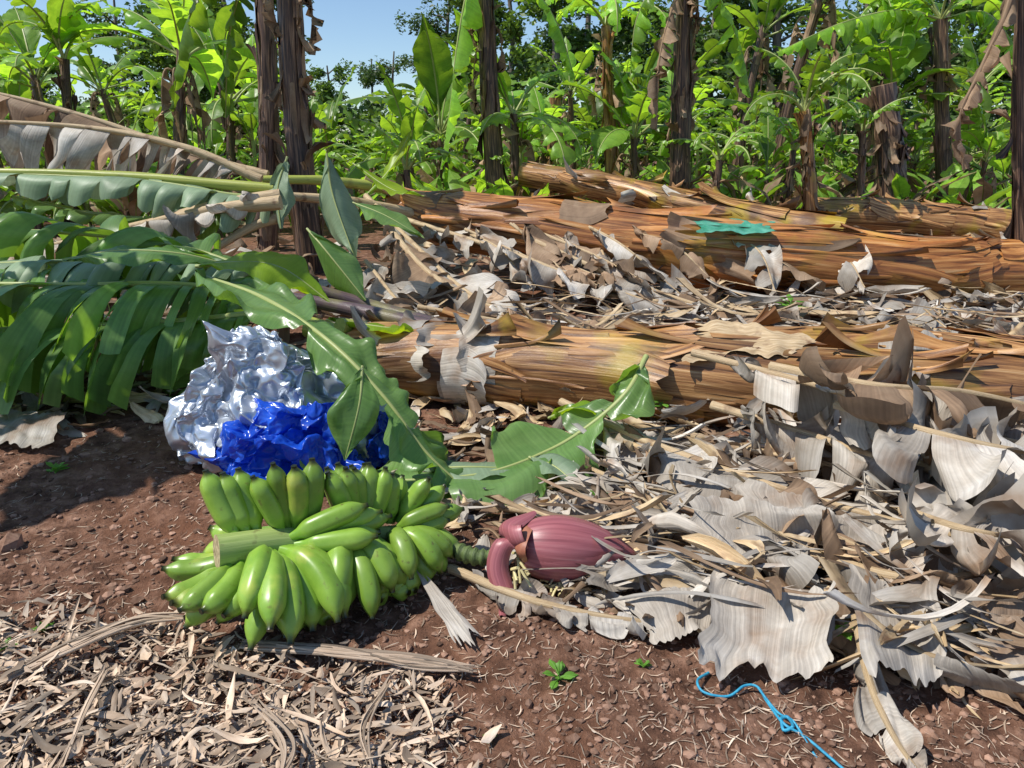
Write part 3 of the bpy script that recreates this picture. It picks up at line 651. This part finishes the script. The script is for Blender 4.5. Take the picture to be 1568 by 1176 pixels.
def inst(k,x,y,rz,s):
    if k not in used: used.add(k); return at(protos[k],x,y,rz,s)
    o=bpy.data.objects.new('banana_plant',protos[k].data); bpy.context.collection.objects.link(o); return at(o,x,y,rz,s)
for row,y0 in enumerate([12.5,14.5,17,19.5,22.5,26]):
    w=y0*.78; x=-w+rs.uniform(0,1)
    while x<w:
        k=rs.choice([0,1,2,2,3,3,7,7,5,4,6,2,3]) if row>0 else rs.choice([2,3,3,5,5,7])
        if -.30<x/y0<-.12 and k in (0,1,4,6,2): k=3
        if -.62<x/y0<-.46 and k in (1,4,6): k=7
        inst(k,x,y0+rs.uniform(-1.3,1.3),rs.uniform(0,6.28),rs.uniform(.75,1.2))
        x+=rs.uniform(.8,2.2) if row>0 else rs.uniform(1.3,2.8)
for (u,y,k,s) in [(80,10.5,0,.9),(270,10.5,4,.95),(-80,9.5,2,1),(180,9.8,3,.8),(40,9.6,5,1)]:
    p=R(u,250,y); inst(k,p.x,y,rs.uniform(0,6.28),s)
def stand(u0,v0,u1,v1,y,r,seed,dry=3,leaves=0,mat='stemdark',LL=1.8,name='banana_plant',lv='leafbg',extra=(),shag=14):
    a=R(u0,v0,y); a.z=-.05; b=R(u1,v1,y); mb=MB(); rs=random.Random(seed)
    P=smooth([a,a.lerp(b,.5)+V((rs.uniform(-.05,.05),0,0)),b],30); rf=lambda t:r*(1.15-.35*t)
    tube(mb,P,rf,n=16,mat=0,wob=.25,seed=seed); sheaths(mb,P,rf,20,seed,0,lr=(.12,.4),flare=.05,wr=(.4,1.5)); sheaths(mb,P,rf,shag,seed+5,3,lr=(.06,.22),flare=.13,wr=(.2,.9))
    top=P[-1]
    for k in range(dry):
        az=rs.uniform(0,6.28); p=P[rs.randint(17,29)]; L=rs.uniform(.4,.9); o=V((math.cos(az),math.sin(az),0))
        leaf(mb,[p,p+o*.12+V((0,0,.05)),p+o*.2+V((0,0,-L*.4)),p+o*.14+V((0,0,-L))],.11,droop=2.6,seed=seed+k,mat=3,ribmat=3,rib=.012,n=18,m=4,start=.1,seg=(1,4),up0=-.3,floor=False,wav=.08,dvar=.9,miss=.2,big=.5)
    for k in range(leaves):
        az=k*2.4+seed+rs.uniform(-.3,.3); e=rs.uniform(.7,1.4); L=LL*rs.uniform(.8,1.1); pts=[top+V((0,0,-.02))]; bend=rs.uniform(1.2,2.4)
        for i in range(8):
            s=(i+.5)/8; ee=e-bend*s**1.3; pts.append(pts[-1]+V((math.cos(az)*math.cos(ee),math.sin(az)*math.cos(ee),math.sin(ee)))*(L/8))
        leaf(mb,pts,.27*LL/1.8,droop=rs.uniform(.8,1.8),seed=seed+k*3,mat=1,ribmat=2,rib=.02,n=34,m=4,start=.14,seg=(1,5),up0=.3,floor=False,wav=.03,gap=.35)
    for k,(pts,W_,mt,sg,dr) in enumerate(extra):   # individual leaves hanging from this crown
        pp=[top]+[R(*q) for q in pts]
        leaf(mb,pp,W_,droop=dr,seed=seed*7+k,mat=mt,ribmat=2 if mt==1 else 3,rib=.02,n=40,m=5,start=.12,seg=sg,up0=.2,floor=False,wav=.04,gap=.3,big=.3 if mt==1 else .8)
    return mb.obj(name,[mat,lv,'rib','drybrown'])
stand(475,370,440,-60,7.0,.115,1,dry=3,leaves=6,LL=2.0,shag=30)
stand(405,330,400,-80,8.6,.10,2,dry=2,leaves=6,extra=[([(370,-20,8.8),(350,60,8.9),(345,180,9)],.22,1,(2,5),1.8),([(330,-40,8.8),(285,40,8.8),(262,170,8.8)],.30,1,(3,8),1.6)],shag=22)
stand(764,290,742,-40,11,.12,3,dry=3,leaves=7,LL=2.4,extra=[([(720,-30,10.9),(700,70,10.8),(690,160,10.8),(675,260,10.8)],.32,1,(3,8),1.6),([(800,-30,10.9),(850,30,10.8),(880,120,10.8)],.30,1,(1,4),1.4)])
stand(1045,300,1050,-40,11,.13,4,dry=8,leaves=7,LL=2.4,shag=26,extra=[([(1010,-30,10.8),(975,30,10.8),(965,120,10.8)],.30,1,(1,4),1.6),([(1090,-20,10.8),(1130,60,10.8),(1150,150,10.8)],.30,1,(2,6),1.6),([(1030,10,10.7),(1010,90,10.6),(1005,200,10.6)],.22,3,(1,4),2.4)])
stand(1246,362,1232,170,9.3,.075,5,dry=1,leaves=8,LL=1.15,mat='stem')
stand(1372,310,1352,130,11.5,.20,6,dry=1,leaves=0,name='banana_stump',shag=24)
stand(845,260,850,150,15,.13,7,dry=0,leaves=0,name='banana_stump',mat='stem')
stand(1568,480,1566,-80,5.6,.05,8,dry=1,leaves=4,LL=1.6,extra=[([(1540,20,5.5),(1500,110,5.5),(1470,180,5.5),(1475,260,5.5)],.12,3,(2,6),2.2)])
stand(940,290,928,40,13,.09,10,dry=2,leaves=8,LL=1.6,mat='stem')
stand(1320,330,1322,200,10.5,.05,12,dry=0,leaves=5,LL=.9)
stand(1100,300,1102,245,10.5,.05,13,dry=0,leaves=6,LL=.9)
stand(1215,310,1215,230,11.5,.05,14,dry=0,leaves=5,LL=1.0)
stand(620,330,622,260,9.5,.05,15,dry=0,leaves=6,LL=1.0)
stand(1450,330,1440,30,13,.12,16,dry=2,leaves=8,LL=2.0,extra=[([(1380,15,12.6),(1290,35,12.3),(1190,80,12)],.42,1,(1,3),2.0),([(1510,20,12.6),(1568,90,12.3)],.4,1,(1,3),1.8)])
stand(100,260,98,90,10.5,.06,17,dry=1,leaves=3,LL=1.2,extra=[([(90,60,10.4),(95,10,10.3),(110,-30,10.3)],.28,1,(30,40),.6)])
inst(0,-3.0,3.0,1.0,.85)   # plant to the left, just out of view, shades the soil

mb=MB(); rs=random.Random(91)
for _ in range(700):
    y=rs.uniform(9.8,22); x=rs.uniform(-.75,.75)*y
    if y<11.5 and x>0 and rs.random()<.6: continue
    c=V((x,y,gh(x,y)))
    for k in range(3):
        a=rs.uniform(0,6.28); s=rs.uniform(.3,1.1); d=V((math.cos(a)*.5,math.sin(a)*.5,1)).normalized()
        leaf(mb,[c,c+d*s*.6,c+d*s+V((math.cos(a)*.3*s,math.sin(a)*.3*s,-.1*s))],s*.15,droop=.6,seed=k,mat=0 if rs.random()<.65 else 1,ribmat=0,rib=.006,n=7,m=2,start=.2,seg=(3,9),shape=one,wav=.02,floor=False)
mb.obj('undergrowth',['leafbg','drybrown'])

def quad(mb,rs,p,s,mat):
    a=V((rs.uniform(-1,1),rs.uniform(-1,1),rs.uniform(-.6,.6))).normalized(); b=a.orthogonal().normalized(); b=(b+a.cross(b)*rs.uniform(-1,1)).normalized()
    n0=len(mb.v)
    for w in (a*s*1.4,b*s*.6,-a*s*1.4,-b*s*.6): mb.v.append(tuple(p+w)); mb.uv.append((0,0))
    mb.f.append((n0,n0+1,n0+2,n0+3)); mb.m.append(mat)
mb=MB(); rs=random.Random(17)
for _ in range(150):
    y=rs.uniform(28,33); c=V((rs.uniform(-.85,.85)*y,y,rs.uniform(.2,2.4))); r=rs.uniform(.7,1.4)
    for _ in range(150):
        d=V((rs.gauss(0,1),rs.gauss(0,1),rs.gauss(0,.8))).normalized()*r*rs.random()**.35; p=c+d
        if p.z>0: quad(mb,rs,p,rs.uniform(.07,.17),0)
mb.obj('shrubs',['tree'])
def gen_tree(seed,h,cr):
    rs=random.Random(seed); mb=MB()
    P=smooth([V((0,0,-.2)),V((.2,.1,h*.3)),V((-.1,.2,h*.6)),V((.1,0,h*.9))],14); tube(mb,P,lambda t:.22*(1-.75*t),n=8,mat=0,wob=.2)
    clumps=[]
    for k in range(28):
        t=rs.uniform(.14,.98); p=P[int(t*14)]; az=rs.uniform(0,6.28); l=cr*(1.1-.5*t)*rs.uniform(.4,1.1); q=p+V((math.cos(az)*l,math.sin(az)*l,rs.uniform(.1,.35)*l))
        tube(mb,smooth([p,p.lerp(q,.5)+V((0,0,.15*l)),q],6),lambda s:.06*(1-.8*s),n=5,mat=0)
        clumps.append((q,rs.uniform(.5,.95))); clumps.append((p.lerp(q,.6),rs.uniform(.3,.7)))
    for q,r in clumps:
        for _ in range(130):
            d=V((rs.gauss(0,1),rs.gauss(0,1),rs.gauss(0,.7))); quad(mb,rs,q+d.normalized()*r*rs.random()**.4,rs.uniform(.05,.13),1)
    return mb.obj('forest_tree',['bark','tree'])
tp=[gen_tree(300+i,h,c) for i,(h,c) in enumerate([(9,2.6),(10.5,3.0),(8,2.4)])]
first=[True]*3; rs=random.Random(55)
for row,(y,st) in enumerate([(31,3.4),(36,3.4)]):
    x=-y*.8
    while x<y*.8:
        k=rs.randrange(3)
        if first[k]: o=tp[k]; first[k]=False
        else: o=bpy.data.objects.new('forest_tree',tp[k].data); bpy.context.collection.objects.link(o)
        s=rs.uniform(.8,1.15)
        if -.30<x/y<-.13: s*=.55
        elif -.62<x/y<-.42: s*=.62
        at(o,x,y+rs.uniform(-1,1),rs.uniform(0,6.28),s); x+=st*rs.uniform(.7,1.2)

# ---------------- light, sky, camera
sd=V((-.50,-.12,.80)).normalized()
sun=bpy.data.lights.new('sun','SUN'); sun.energy=5.0; sun.angle=math.radians(.5); sun.color=(1,.96,.89)
so=bpy.data.objects.new('sun',sun); bpy.context.collection.objects.link(so); so.rotation_euler=sd.to_track_quat('Z','Y').to_euler()
w=bpy.data.worlds.new('World'); bpy.context.scene.world=w; w.use_nodes=True
nt=w.node_tree; bg=nt.nodes['Background']; sky=nt.nodes.new('ShaderNodeTexSky'); sky.sky_type='NISHITA'; sky.sun_disc=False
sky.sun_elevation=math.asin(sd.z); sky.sun_rotation=math.atan2(sd.x,sd.y); sky.air_density=1; sky.dust_density=.1; sky.ozone_density=4
nt.links.new(sky.outputs[0],bg.inputs[0]); bg.inputs[1].default_value=.14
cam=bpy.data.cameras.new('camera'); cam.lens=36*FP/1568; cam.sensor_width=36; cam.clip_end=500; cam.clip_start=.05
co=bpy.data.objects.new('camera',cam); bpy.context.collection.objects.link(co); co.location=(0,0,H); co.rotation_euler=(math.radians(90)-TH,0,0)
sc=bpy.context.scene; sc.camera=co; sc.view_settings.view_transform='Standard'; sc.view_settings.look='None'; sc.view_settings.exposure=0
